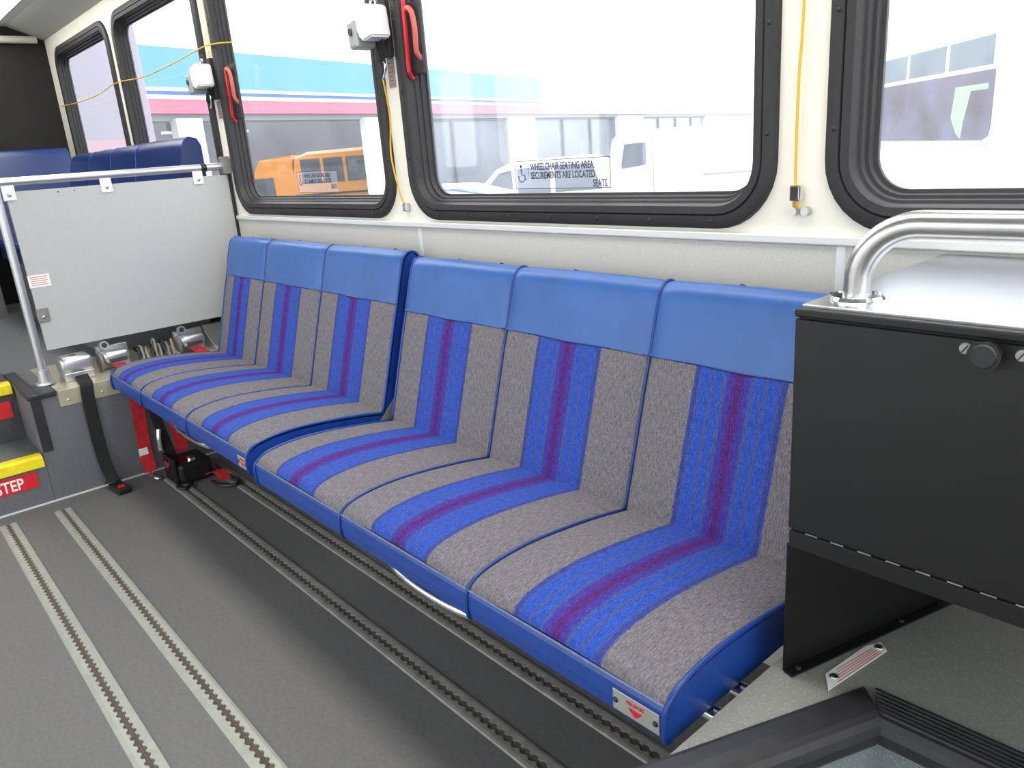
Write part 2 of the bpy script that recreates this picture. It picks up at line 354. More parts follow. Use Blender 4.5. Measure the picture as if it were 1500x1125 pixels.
bm_obj('corner_strip', B(RX + .0005, RX + .004, .412, .447, .20, .40, .001, 1), 'rubber', pl)
bm_obj('corner_pad', B(-3.75, RX + .012, .405, .450, PZ - .012, PZ + .008, .004), 'rubber', pl)
bm_obj('corner_pad', B(-3.42, RX + .012, .44, .500, PZ - .012, PZ + .0085, .004), 'rubber', pl)
struct('baseboard_riser', B(RX + .0005, RX + .006, .0 + LY, WY - .01, .0, .006), 'strip', 'thin pale seam along the foot of the riser')

t = thing('partition', (-3.39, .9, PZ), 'grey laminate partition with steel rail and pole beside the steps', 'partition')
bm_obj('panel', prism(bmesh.new(), [(.53, .553), (1.352, .553), (1.352, 1.148), (.525, 1.148)], 'x', -3.397, -3.383), 'partn', t)
bm_obj('edge_gasket', B(-3.402, -3.378, 1.352, 1.366, .5, 1.20, .003), 'blackp', t)
bm_obj('rail', tube(bmesh.new(), [(-3.39, .498, 1.183), (-3.39, 1.34, 1.183)], .0155, 14), 'silver', t, True, 50)
bm_obj('rail_collar', cyl(bmesh.new(), (-3.39, 1.245, 1.183), (-3.39, 1.268, 1.183), .0172), 'blackp', t)
br = bm_obj('wall_bracket', B(-3.415, -3.365, 1.335, 1.368, 1.150, 1.222, .004), 'alu_dull', t)
bm_obj('pole', tube(bmesh.new(), [(-3.39, .498, PZ + .02), (-3.39, .498, 1.195)], .0155, 14), 'silver', t, True, 50)
ft = bm_obj('pole_foot', cyl(bmesh.new(), (-3.39, .498, PZ + .009), (-3.39, .498, PZ + .065), .024, .021, 20), 'silver', t, True, 40)
bm_obj('foot_flange', cyl(bmesh.new(), (-3.39, .498, PZ + .009), (-3.39, .498, PZ + .016), .036, .034, 20), 'silver', ft)
pscr = screw_mesh(.0075, .004)
for y, z, mt_ in ((.535, 1.145, 'white'), (.866, 1.145, 'white'), (1.225, 1.145, 'white'), (.545, .69, 'alu_dull')):
    c = bm_obj('clip', B(-3.383, -3.377, y - .021, y + .021, z - .028, z + .026, .003), mt_, t); put('screw', pscr, 'steel', c, (-3.376, y, z - .008), 'x')
lb = bm_obj('warning_label', B(-3.3829, -3.3815, .525, .598, .795, .842, .0005, 1), 'white', t)
for k in range(5): bm_obj('print_line', B(-3.3816, -3.3811, .533, .590 - .006 * (k % 2), .833 - k * .0075, .8355 - k * .0075), 'pinkprint', lb)
for y in (.695, .752): put('screw', screw_mesh(.003, .0015), 'ink', t, (-3.3825, y, 1.135), 'x')

# ------------------------------------------------------------------ floor tracks
def track(y, x0, x1, mt_, label):
    t = thing('floor_track', ((x0 + x1) / 2, y, 0), label, 'track')
    bm_obj('slot', B(x0, x1, y - .011, y + .011, .0002, .0012), 'slot', t)
    n = int((x1 - x0) / .0254)
    for s in (-1, 1):
        bm = bmesh.new(); inner = []
        for k in range(n):
            cx = x0 + .0127 + k * .0254
            inner.append((cx - .0127, .0050)); inner.append((cx - .0088, .0050))
            for a in (150, 120, 90, 60, 30):
                inner.append((cx + .0098 * math.cos(math.radians(a)), .001 + .0098 * math.sin(math.radians(a))))
            inner.append((cx + .0088, .0050))
        inner.append((x0 + n * .0254, .0050))
        for i in range(len(inner) - 1):
            (xa, ya), (xb, yb) = inner[i], inner[i + 1]
            for za, zb, ua, ub in ((0, 0, 0, 0),):
                top = [bm.verts.new(p) for p in ((xa, y + s * ya, .005), (xb, y + s * yb, .005), (xb, y + s * .019, .0058), (xa, y + s * .019, .0058))]
                bm.faces.new(top)
                lip = [bm.verts.new(p) for p in ((xa, y + s * ya, .0008), (xb, y + s * yb, .0008), (xb, y + s * yb, .005), (xa, y + s * ya, .005))]
                bm.faces.new(lip)
        prism(bm, [(y + s * .019, .0005), (y + s * .019, .0058), (y + s * .026, .0045), (y + s * .0285, .0005)], 'x', x0, x0 + n * .0254)
        bmesh.ops.remove_doubles(bm, verts=bm.verts, dist=.00005)
        bm_obj('rail', bm, mt_, t)
track(.2335, -3.148, .25, 'alu', 'bright aluminium floor track beside the STEP sign, farthest from the seats')
track(.408, -3.126, .25, 'alu', 'bright aluminium floor track, second from the steps, in the open floor')
track(.799, -3.115, -.54, 'alu_dull', 'dull floor track running just in front of the blue benches')
track(.972, -3.10, -.54, 'alu_dull', 'dull floor track half hidden under the blue benches')

# ------------------------------------------------------------------ the folding benches
CT = [(.692, .432), (.699, .445), (.722, .457), (.77, .465), (.84, .467), (.93, .460), (1.03, .447), (1.114, .432)]
BF = [(1.108, .428), (1.124, .48), (1.153, .58), (1.182, .68), (1.2025, .745)]
BV = [(1.2025, .742), (1.219, .80), (1.234, .85), (1.243, .872), (1.257, .885), (1.275, .887), (1.293, .878), (1.30, .86)]
def arc_len(pts):
    s = [0]
    for a, b in zip(pts, pts[1:]): s.append(s[-1] + math.hypot(b[0] - a[0], b[1] - a[1]))
    return s
def densify(pts, sub=3):
    v = smooth_path([(0, a, b) for a, b in pts], sub); return [(p.y, p.z) for p in v]
def surf(name, x0, x1, prof, dip_dir, zo, mt_, parent, dip=.008, nu=16, skirt=None, inset=.0):
    """open upholstered surface between x0 and x1, sinking to the seams at both sides"""
    prof = densify(prof); S = arc_len(prof); bm = bmesh.new(); uvl = bm.loops.layers.uv.new('uv'); al = bm.verts.layers.float.new('across')
    grid = []; W = x1 - x0
    for k in range(nu + 1):
        # tighter columns near the seams
        u = .5 - .5 * math.cos(math.pi * k / nu); x = x0 + inset + (W - 2 * inset) * u; dd = min(u, 1 - u) * W
        e = max(0, 1 - dd / .03) ** 2 * dip - .005 * math.sin(math.pi * u)
        row = []
        for (yy, zz) in prof:
            v = bm.verts.new((x, yy + dip_dir[0] * e, zz + zo + dip_dir[1] * e)); v[al] = u; row.append(v)
        grid.append(row)
    for k in range(nu):
        for j in range(len(prof) - 1):
            f = bm.faces.new((grid[k][j], grid[k + 1][j], grid[k + 1][j + 1], grid[k][j + 1])); f.smooth = True
            for lp, (kk, jj) in zip(f.loops, ((k, j), (k + 1, j), (k + 1, j + 1), (k, j + 1))):
                lp[uvl].uv = (grid[kk][jj].co.x, S[jj])
    me = bpy.data.meshes.new(name); bm.to_mesh(me); bm.free(); return link(name, me, mt_, parent)
def bench(xs, zo, label, rel, plate):
    t = thing('bench_seat', ((xs[0] + xs[-1]) / 2, .95, 0), label, 'bench')
    for i in range(3):
        x0, x1 = xs[i], xs[i + 1]; a = x0 + .0015; b = x1 - .0015
        body = [(1.10, .374), (.70, .372), (.690, .378), (.687, .40), (.6885, .424), (.692, .4305)] + [(p, q - .012) for p, q in CT[1:]] + [(1.116, .40)]
        bm = bmesh.new(); loft(bm, [[(x, p, q + zo) for p, q in body] for x in (a, b)])
        c = bm_obj('seat_cushion', bm, 'vinyl', t)
        surf('fabric_cover', x0 + .001, x1 - .001, CT, (0, -1), zo, 'fabric', c)
        bm_obj('front_welt', tube(bmesh.new(), [(a, .6915, .4315 + zo), ((a + b) / 2, .6895, .4335 + zo), (b, .6915, .4315 + zo)], .0022, 6), 'welt', c)
        bk = [(1.116, .40), (1.112, .425)] + [(p + .012, q) for p, q in BF] + [(p + .010, q - .006) for p, q in BV[1:6]] + [(1.292, .868), (1.297, .85), (1.262, .60), (1.19, .40)]
        bm = bmesh.new(); loft(bm, [[(x, p, q + zo) for p, q in bk] for x in (a, b)])
        k = bm_obj('backrest', bm, 'vinyl_dark', t)
        surf('fabric_cover', x0 + .001, x1 - .001, BF, (1, 0), zo, 'fabric', k)
        surf('head_band', x0 + .001, x1 - .001, [(p - .003, q) for p, q in BV], (.8, -.6), zo, 'vinyl_head', k, dip=.007)
        bm_obj('band_seam', tube(bmesh.new(), [(a, 1.203, .7425 + zo), ((a + b) / 2, 1.1955, .7425 + zo), (b, 1.203, .7425 + zo)], .0022, 6), 'pipe', k)
        for xx in ((x0 + x1) / 2 - .06, (x0 + x1) / 2 + .12):
            if i != 1 or xx < (x0 + x1) / 2: bm_obj('back_bolt', cyl(bmesh.new(), (xx, 1.288, .868 + zo), (xx, 1.294, .886 + zo), .006, .005, 8), 'blackp', k)
    for i in range(4):
        x = xs[i]; dx = .002 if i == 0 else (-.002 if i == 3 else 0); end = i in (0, 3); mt_ = 'vinyl_dark' if end else 'pipe'; r = .0042 if end else .0036
        pr = [(.700, .373), (.688, .378), (.6855, .40), (.688, .426)] + [(p, q - .005) for p, q in CT[1:]]
        bm_obj('seat_piping', tube(bmesh.new(), smooth_path([(x + dx, p, q + zo) for p, q in pr], 3), r, 6), mt_, t, True)
        pr = [(p + .005, q) for p, q in BF] + [(p + .003, q - .002) for p, q in BV[1:]]
        bm_obj('back_piping', tube(bmesh.new(), smooth_path([(x + dx, p, q + zo) for p, q in pr], 3), r, 6), mt_, t, True)
    # steel underframe
    L, R = xs[0] + .03, xs[-1] - .02
    bm = bmesh.new()
    for y in (.80, .87, 1.06): tube(bm, [(L, y, .356 + zo), (R + .035, y, .356 + zo)], .013, 10)
    bm_obj('frame_rail', bm, 'chrome', t, True, 50)
    for x in (L + .12, R - .16):
        bm = bmesh.new(); tube(bm, smooth_path([(x, 1.06, .356 + zo), (x, 1.12, .2), (x, 1.15, .02)], 4), .016, 10); box(bm, x - .03, x + .03, 1.12, 1.18, .0, .02, .004)
        bm_obj('leg', bm, 'steel', t)
        bm_obj('wall_mount', B(x - .025, x + .025, 1.18, WY - .007, .30, .37, .004), 'black', t)
    bm_obj('hinge_plate', prism(bmesh.new(), [(1.05, .37), (1.16, .37), (1.20, .52), (1.13, .45)], 'x', xs[-1] - .0005, xs[-1] + .004), 'alu_dull', t)
    bm_obj('release_bar', tube(bmesh.new(), smooth_path([(rel[0], .74, .366 + zo), (rel[0] + .02, .712, .358 + zo), ((rel[0] + rel[1]) / 2, .706, .352 + zo), (rel[1] - .02, .712, .358 + zo), (rel[1], .74, .366 + zo)], 4), .010, 8), 'chrome', t, True)
    x0, x1 = plate; z0 = .384 + zo
    p = bm_obj('release_plate', B(x0, x1, .6855, .6875, z0, z0 + .034, .0008, 1), 'alu', t)
    text_obj('RELEASE', .0085, 'red', ROT_Y((x0 + x1) / 2, .6852, z0 + .0225), p, align='CENTER')
    bm = bmesh.new(); xm = (x0 + x1) / 2; prism(bm, [(xm - .012, z0 + .017), (xm + .012, z0 + .017), (xm + .009, z0 + .012), (xm, z0 + .005), (xm - .009, z0 + .012)], 'y', .6850, .6856)
    bm_obj('arrow', bm, 'red', p)
    for xx in (x0 + .006, x1 - .006): put('screw', smesh, 'steel', p, (xx, .6852, z0 + .017), 'y')
    return t
bench((-1.878, -1.432, -.982, -.545), 0, 'blue and grey striped three-seat folding bench beside the black cabinet', (-1.28, -.99), (-.640, -.556))
bench((-3.205, -2.842, -2.385, -1.922), .014, 'blue and grey striped three-seat folding bench beside the grey partition', (-2.60, -2.27), (-1.985, -1.925))

# ------------------------------------------------------------------ anchor plate with belt reels at the riser
t = thing('anchor_plate', (-3.38, .9, PZ), 'folded zinc plate along the riser edge carrying the belt reels', 'plate')
bm_obj('top_sheet', B(-3.75, RX + .003, .505, 1.33, PZ + .0005, PZ + .0035), 'plate', t)
bm_obj('front_flange', B(RX + .0005, RX + .0035, .505, 1.33, .357, PZ + .003, .0008, 1), 'plate', t)
for y in (.535, .655, .80, 1.0): put('bolt', screw_mesh(.006, .004), 'plate', t, (RX + .004, y, .378), 'x')
t = thing('belt_reel', (-3.40, .615, PZ), 'boxy silver belt reel with a black strap hanging to the floor', 'belt reel', 'belt reels on the anchor plate')
bm_obj('casing', B(-3.46, -3.35, .555, .672, PZ + .030, PZ + .095, .016, 3), 'silver', t, True, 40)
bm_obj('base', B(-3.455, -3.352, .560, .668, PZ + .004, PZ + .036, .003), 'silver', t)
bm_obj('emblem', cyl(bmesh.new(), (-3.40, .612, PZ + .0945), (-3.40, .612, PZ + .0965), .013), 'ink', t)
bm_obj('strap', ribbon(bmesh.new(), smooth_path([(-3.352, .618, PZ + .02), (-3.29, .612, PZ + .012), (RX + .012, .606, PZ + .006), (RX + .016, .60, .35), (RX + .02, .60, .15), (RX + .04, .607, .055), (RX + .06, .61, .030)], 4), (0, 1, 0), .046), 'web', t)
k = bm_obj('buckle', B(-.055, .055, -.026, .026, -.011, .011, .006, mtx=Matrix.Translation((RX + .105, .617, .0145)) @ Matrix.Rotation(.10, 4, 'Z')), 'blackp', t)
bm_obj('button', B(RX + .115, RX + .14, .606, .630, .0245, .028, .001), 'red', k); bm_obj('slide', tube(bmesh.new(), [(RX + .05, .580, .03), (RX + .05, .642, .03)], .006, 8), 'blackp', k)
def roll_reel(y0, y1, label, zo=0, x=-3.40):
    t = thing('belt_reel', (x, (y0 + y1) / 2, PZ), label, 'belt reel', 'belt reels on the anchor plate')
    yc = (y0 + y1) / 2
    bm_obj('bracket', B(x - .06, x - .03, y0 - .005, y1 + .01, PZ + .004, PZ + .100, .003), 'silver', t)
    bm_obj('casing', B(x - .03, x + .035, y0, y1, PZ + .035, PZ + .085, .018, 3), 'silver', t, True, 40)
    bm_obj('cheek', cyl(bmesh.new(), (x, y0 - .012, PZ + .045), (x, y0 - .001, PZ + .045), .040, .036), 'alu_dull', t)
    bm_obj('window_slot', B(x + .033, x + .038, y0 + .02, y1 - .015, PZ + .042, PZ + .056, .002), 'ink', t)
    kn = bm_obj('knob', cyl(bmesh.new(), (x - .02, y0 + .022, PZ + .106), (x - .005, y0 + .022, PZ + .108), .019, .017), 'silver', t); bm_obj('knob_cap', cyl(bmesh.new(), (x - .006, y0 + .022, PZ + .108), (x - .003, y0 + .022, PZ + .108), .011), 'ink', kn)
    bm_obj('strap', ribbon(bmesh.new(), smooth_path([(x + .03, yc, PZ + .03), (x + .07, yc, PZ + .028), (RX + .018, yc, PZ + .010), (RX + .024, yc, .33), (RX + .03, yc - .01, .12), (RX + .05, yc - .012, .02)], 4), (0, 1, 0), .048), 'redweb', t)
    return t
a = roll_reel(.712, .815, 'chrome belt reel with a red strap, second reel from the pole')
bm_obj('strap_tag', B(RX + .031, RX + .035, .728, .762, .085, .12), 'white', a)
bm_obj('hook', tube(bmesh.new(), smooth_path([(RX + .05, .75, .02), (RX + .10, .74, .016), (RX + .13, .755, .012), (RX + .11, .775, .010)], 5), .006), 'chrome', a)
roll_reel(1.022, 1.125, 'chrome belt reel with a red strap nearest the bench back')
t = thing('cable_bundle', (-3.40, .92, PZ), 'coiled bundle of black and tan cables between the two red strap reels', 'cables')
for k in range(9):
    y0 = .845 + k * .017; hgt = .06 + .028 * random.random()
    pts = [(-3.36 + .02 * random.random(), y0, PZ + .006), (-3.40, y0 + .012 * random.random(), PZ + hgt), (-3.43, y0 + .03 * random.random(), PZ + hgt * .9), (-3.38, y0 + .05 * random.random(), PZ + .03), (-3.345, y0 + .03, PZ + .007)]
    bm_obj('cable', tube(bmesh.new(), smooth_path(pts, 6), .0048, 7), ('blackp', 'alu_dull', 'label')[k % 3], t, True)
t = tag(bm_obj('angle_bracket', prism(bmesh.new(), [(-3.47, PZ + .004), (-3.33, PZ + .004), (-3.33, PZ + .010), (-3.46, PZ + .085), (-3.47, PZ + .085)], 'y', 1.150, 1.156), 'silver'), 'pale steel angle bracket between belt reel and bench back', 'bracket')
box_me = bmesh.new(); box(box_me, -3.47, -3.44, 1.150, 1.25, PZ + .004, PZ + .10, .002)
t2 = bm_obj('flange', box_me, 'silver', t)
# gear stowed under the bench by the riser
t = thing('stowed_reel', (-3.08, .86, 0), 'black strap reel with chrome fittings stowed on the floor under the bench', 'belt reel')
bm_obj('casing', B(-3.14, -2.98, .80, .93, .004, .085, .014, 2), 'blackp', t)
bm_obj('side_plate', B(-3.12, -3.00, .785, .80, .004, .11, .004), 'black', t)
bm_obj('fitting', cyl(bmesh.new(), (-3.06, .778, .075), (-3.06, .79, .075), .022, .018), 'chrome', t); bm_obj('fitting', cyl(bmesh.new(), (-3.02, .86, .085), (-3.02, .86, .095), .02, .016), 'chrome', t)
bm_obj('strap', ribbon(bmesh.new(), smooth_path([(RX + .03, .88, .40), (RX + .05, .875, .28), (-3.13, .87, .09)], 4), (0, 1, 0), .046), 'redweb', t)
bm_obj('strap', ribbon(bmesh.new(), smooth_path([(RX + .02, .81, .38), (RX + .06, .815, .22), (-3.11, .82, .08)], 4), (0, 1, 0), .04), 'web', t)
bm_obj('loop', tube(bmesh.new(), smooth_path([(-2.99, .79, .02), (-2.95, .775, .012), (-2.93, .80, .01), (-2.96, .83, .012)], 5), .007), 'blackp', t)
bm_obj('fitting', tube(bmesh.new(), smooth_path([(-3.15, .80, .20), (-3.14, .79, .16), (-3.12, .785, .12)], 4), .010), 'chrome', t)
t = thing('stowed_reel', (-2.86, .93, 0), 'black and red strap end lying under the bench on the floor track', 'belt reel')
bm_obj('strap', ribbon(bmesh.new(), smooth_path([(-2.95, .90, .03), (-2.90, .92, .05), (-2.86, .93, .02)], 4), (0, 1, 0), .04), 'redweb', t)
bm_obj('loop', tube(bmesh.new(), smooth_path([(-2.90, .89, .015), (-2.84, .90, .012), (-2.80, .94, .012), (-2.84, .97, .014), (-2.90, .95, .015)], 5), .007), 'blackp', t)

# ------------------------------------------------------------------ front wheelhouse platform
poly = [(-.515, .505), (-.357, .902), (.22, .917), (.22, WY - .001), (-.515, WY - .001)]
bm = bmesh.new(); prism(bm, poly, 'z', FP - .02, FP); fpo = struct('floor_wheelhouse', bm, 'speck', 'raised speckled floor over the wheelhouse beside the bench')
inner = [(-.505, .535), (-.351, .914), (.21, .929), (.21, WY - .002), (-.505, WY - .002)]
bm_obj('riser', prism(bmesh.new(), inner, 'z', 0, FP - .0205), 'speckb', fpo)
def nose(p, q, m0, m1, ribs):
    """rubber step edging from p to q (mitred by m0, m1 along the run)"""
    p = Vector((*p, 0)); q = Vector((*q, 0)); d = (q - p).normalized(); out = Vector((d.y, -d.x, 0))
    prof = [(-.052, .0005), (-.052, .003)]
    if ribs:
        for k in range(6): a = -.048 + k * .0078; prof += [(a, .0035), (a + .0012, .0062), (a + .005, .0062), (a + .0062, .0035)]
    else: prof += [(-.045, .0055), (-.022, .0085), (-.004, .0085)]
    prof += [(.006, .0055), (.013, -.001), (.017, -.012), (.016, -.026), (.011, -.034), (.0015, -.035), (.0015, .0005)]
    rings = []
    for base, mm in ((p, m0), (q, m1)): rings.append([base + out * o + d * (mm * o) + Vector((0, 0, FP + z)) for o, z in prof])
    return loft(bmesh.new(), rings)
bm_obj('step_edging', nose((-.515, .505), (-.357, .902), -.3, -.48, False), 'rubber', fpo)
bm_obj('step_edging', nose((-.357, .902), (.22, .917), .48, 0, True), 'rubber', fpo)
nt_ = tag(bm_obj('floor_notice', prism(bmesh.new(), [(-.428, .905), (-.408, 1.046), (-.424, 1.060), (-.436, 1.035), (-.448, .935)], 'z', FP + .0005, FP + .002), 'white'), 'small white notice plate with red print screwed to the speckled floor', 'sign')
for k in range(5):
    bm_obj('print_line', prism(bmesh.new(), [(-.426 - .0035 * k + .0, .93 + .006 * k), (-.4115 - .0035 * k, 1.035), (-.4128 - .0035 * k, 1.035), (-.4273 - .0035 * k, .93 + .006 * k)], 'z', FP + .002, FP + .0023), 'pinkprint', nt_)
for x, y in ((-.436, .937), (-.420, 1.045)): put('screw', pscr, 'alu_dull', nt_, (x, y, FP + .002))

# ------------------------------------------------------------------ black cabinet with grab rail
CX, CY, CB, CT_ = -.494, .897, .612, .952
t = thing('equipment_cabinet', (0, 1.13, FP), 'black steel cabinet with bright steel top standing over the wheelhouse', 'cabinet')
bm_obj('body', B(CX + .003, .06, CY + .004, WY - .013, CB + .002, CT_ - .012), 'black', t)
bm_obj('front_door', B(CX, .06, CY, CY + .004, .640, CT_ - .016, .0012, 1), 'black', t)
bm_obj('lower_strip', B(CX + .002, .06, CY - .001, CY + .004, CB, .637, .001, 1), 'black', t)
bm_obj('top_lip', B(CX - .001, .06, CY - .002, CY + .012, CT_ - .014, CT_ - .003, .003), 'black', t)
bm_obj('top_sheet', B(CX + .002, .06, CY + .012, WY - .013, CT_ - .011, CT_ + .0005, .001, 1), 'top', t)
for k in range(10): bm_obj('hinge_slot', B(CX + .026 + k * .036, CX + .026 + k * .036 + .017, CY - .0012, CY - .0002, .6382, .6398), 'alu_dull', t)
kb = bm_obj('latch_knob', cyl(bmesh.new(), (-.27, CY, .924), (-.27, CY - .020, .924), .0125, .0165, 20), 'blackp', t, True, 40)
bm_obj('knob_face', cyl(bmesh.new(), (-.27, CY - .020, .924), (-.27, CY - .0225, .924), .0135, .012, 20), 'rubber', kb)
for x in (-.294, -.240):
    s = bm_obj('door_screw', cyl(bmesh.new(), (x, CY, .925), (x, CY - .0025, .925), .0068, .0055, 16), 'alu', t)
    bm_obj('screw_slot', B(-.0008, .0008, -.0004, .0004, -.005, .005, mtx=Matrix.Translation((x, CY - .0026, .925)) @ Matrix.Rotation(.6, 4, 'Y')), 'ink', s)
# skirt plate under the cabinet running back to the wall
g0 = Vector((CX + .0, CY + .003)); g1 = Vector((-.400, 1.242)); gd = (g1 - g0).normalized(); gn = Vector((gd.y, -gd.x))
def gp(s, off, z): v = g0 + gd * s + gn * off; return (v.x, v.y, z)
Lg = (g1 - g0).length; bm = bmesh.new()
loft(bm, [[gp(0, o, FP + .002), gp(Lg, o, FP + .002), gp(Lg, o, CB + .001), gp(0, o, CB + .001)] for o in (0, -.003)])
sk = bm_obj('skirt_plate', bm, 'black', t)
bm = bmesh.new(); loft(bm, [[gp(0, 0, FP + z), gp(Lg, 0, FP + z), gp(Lg, .016, FP + z), gp(0, .016, FP + z)] for z in (.0008, .004)]); bm_obj('skirt_flange', bm, 'black', sk)
for s in (.02, .24): put('screw', smesh, 'alu_dull', sk, gp(s, .008, FP + .005))
put('screw', pscr, 'alu_dull', sk, gp(.06, .001, .585), 'x')
t = thing('grab_rail', (-.452, .973, CT_), 'bent stainless grab rail on top of the black cabinet', 'handrail')
pts = [(-.452, .973, CT_ + .002), (-.451, .973, CT_ + .02)] + [(-.452 + .075 * (1 - math.cos(a)), .973, CT_ + .02 + .075 * math.sin(a)) for a in [math.radians(9 * k) for k in range(1, 11)]] + [(-.10, .973, CT_ + .095)] + [(-.10 + .075 * math.sin(a), .973, CT_ + .02 + .075 * math.cos(a)) for a in [math.radians(9 * k) for k in range(1, 11)]] + [(-.025, .973, CT_ + .002)]
bm_obj('tube', tube(bmesh.new(), pts, .0172, 20), 'steel', t, True, 50)
f = bm_obj('base_flange', cyl(bmesh.new(), (-.452, .973, CT_ + .0008), (-.452, .973, CT_ + .005), .034, .031, 24), 'chrome', t)
for a in (40, 160, 280): put('screw', screw_mesh(.005, .002), 'steel', f, (-.452 + .026 * math.cos(math.radians(a)), .973 + .026 * math.sin(math.radians(a)), CT_ + .005))

# ------------------------------------------------------------------ rear seats seen over the partition
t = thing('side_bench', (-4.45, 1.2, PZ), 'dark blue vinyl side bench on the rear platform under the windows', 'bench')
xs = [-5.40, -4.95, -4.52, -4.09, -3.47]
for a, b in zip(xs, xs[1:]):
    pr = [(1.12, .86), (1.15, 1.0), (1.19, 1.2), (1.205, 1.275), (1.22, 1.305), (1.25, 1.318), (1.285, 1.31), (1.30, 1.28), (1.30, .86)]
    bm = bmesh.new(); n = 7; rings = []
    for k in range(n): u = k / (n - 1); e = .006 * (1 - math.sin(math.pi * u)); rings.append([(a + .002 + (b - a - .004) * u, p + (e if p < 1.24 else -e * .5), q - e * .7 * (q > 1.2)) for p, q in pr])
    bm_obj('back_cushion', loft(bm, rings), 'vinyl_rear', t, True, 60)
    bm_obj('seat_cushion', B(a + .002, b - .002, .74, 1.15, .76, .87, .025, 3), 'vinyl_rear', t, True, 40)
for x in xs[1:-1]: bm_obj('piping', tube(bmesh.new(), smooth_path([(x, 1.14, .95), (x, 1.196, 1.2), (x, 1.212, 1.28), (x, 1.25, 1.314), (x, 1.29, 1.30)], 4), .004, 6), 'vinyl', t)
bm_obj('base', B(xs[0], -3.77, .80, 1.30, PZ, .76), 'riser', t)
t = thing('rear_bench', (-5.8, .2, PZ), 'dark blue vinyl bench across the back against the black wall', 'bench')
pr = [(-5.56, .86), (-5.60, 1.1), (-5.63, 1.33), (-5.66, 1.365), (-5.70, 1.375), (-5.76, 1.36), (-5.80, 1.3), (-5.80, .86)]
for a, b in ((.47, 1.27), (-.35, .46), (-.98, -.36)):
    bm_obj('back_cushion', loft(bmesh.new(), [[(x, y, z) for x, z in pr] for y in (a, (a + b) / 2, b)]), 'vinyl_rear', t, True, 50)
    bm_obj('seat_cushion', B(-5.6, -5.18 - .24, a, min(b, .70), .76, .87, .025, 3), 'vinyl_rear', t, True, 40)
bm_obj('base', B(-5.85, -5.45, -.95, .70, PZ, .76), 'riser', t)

# ------------------------------------------------------------------ belt reels, labels and cords on the window posts
def post_reel(x, z, label, hang):
    t = thing('shoulder_belt_reel', (x, WY - .05, z), label, 'belt reel')
    yb = WY - .015
    bm_obj('mount', B(x - .018, x + .018, WY - .02, WY - .001, z - .085, z + .075, .003), 'frame', t)
    prf = [(-.030, .034), (-.022, .046), (.038, .048), (.046, .040), (.046, -.040), (.000, -.044), (-.020, -.034), (-.030, -.012)]
    R_ = Matrix.Translation((x - .005, 0, z)) @ Matrix.Rotation(-.10, 4, 'Y')
    bm = prism(bmesh.new(), prf, 'y', yb - .075, yb - .008)
    bmesh.ops.transform(bm, matrix=R_, verts=bm.verts); bmesh.ops.bevel(bm, geom=list(bm.edges), offset=.005, segments=2, affect='EDGES')
    bm_obj('casing', bm, 'whitecase', t, True, 40)
    bm = B(-.074, -.031, yb - .080, yb - .012, -.052, .024, .008, 2); bmesh.ops.transform(bm, matrix=R_, verts=bm.verts)
    cap = bm_obj('end_cap', bm, 'capgrey', t); bm_obj('cap_bolt', cyl(bmesh.new(), (x - .056, yb - .084, z - .012), (x - .056, yb - .079, z - .012), .010), 'ink', cap)
    bm_obj('top_loop', tube(bmesh.new(), smooth_path([(x - .012, yb - .03, z + .05), (x - .008, yb - .03, z + .066), (x + .008, yb - .03, z + .068), (x + .014, yb - .03, z + .05)], 5), .004), 'chrome', t)
    bm_obj('strap', ribbon(bmesh.new(), smooth_path([(x + .010, yb - .025, z - .035), (x + .012, yb - .026, z - .06), (x + .009, yb - .024, z - hang)], 4), (1, 0, 0), .026), 'web', t)
    bm_obj('tongue', cyl(bmesh.new(), (x + .006, yb - .036, z - hang - .012), (x + .006, yb - .020, z - hang - .012), .016, .014, 14), 'blackp', t)
    bm_obj('hook', tube(bmesh.new(), smooth_path([(x + .018, yb - .028, z - hang + .005), (x + .024, yb - .028, z - hang - .01), (x + .014, yb - .028, z - hang - .032), (x + .004, yb - .028, z - hang - .042)], 5), .0035), 'chrome', t)
post_reel(-2.052, 1.532, 'white shoulder belt reel on the post between the two bench windows', .105)
post_reel(-3.375, 1.535, 'white shoulder belt reel on the post above the partition rail', .075)
for x, z0, z1, mt_, lb in ((-2.062, 1.365, 1.475, 'label', 'small brown grey printed label below the belt reel between the bench windows'), (-3.385, 1.375, 1.445, 'label', 'small brown grey printed label on the post above the partition rail'),
                           (-3.385, 1.62, 1.90, 'cream', 'cream strip on the post above the partition rail')):
    o = tag(bm_obj('post_label', B(x - .017, x + .017, WY - .002, WY - .0005, z0, z1), mt_), lb, 'label')
    if mt_ == 'label':
        for k in range(int((z1 - z0) / .012)): bm_obj('print_line', B(x - .012, x + .012 - .004 * (k % 3), WY - .0024, WY - .002, z0 + .006 + k * .012, z0 + .0085 + k * .012), 'ink' if k % 4 else 'red', o)
def cord(pts, label, r=.0026, sub=8):
    return tag(bm_obj('pull_cord', tube(bmesh.new(), smooth_path(pts, sub), r, 8), 'cord', None, True), label, 'cord')
yc = WY - .022
cord([(-5.93, WY - .004, 1.64), (-5.87, yc, 1.637), (-5.45, yc, 1.622), (-5.0, yc, 1.625), (-4.64, yc, 1.648), (-4.2, yc, 1.628), (-3.8, yc, 1.636), (-3.40, yc, 1.655), (-3.30, yc, 1.652), (-3.25, yc + .008, 1.650), (-3.20, WY + .02, 1.648)], 'yellow pull cord strung along the rear windows')
cord([(-2.046, WY - .043, 1.385), (-2.068, WY - .020, 1.28), (-2.085, WY - .020, 1.17), (-2.062, WY - .018, 1.06), (-2.050, WY - .012, 1.022)], 'yellow cord hanging from the belt hook between the bench windows')
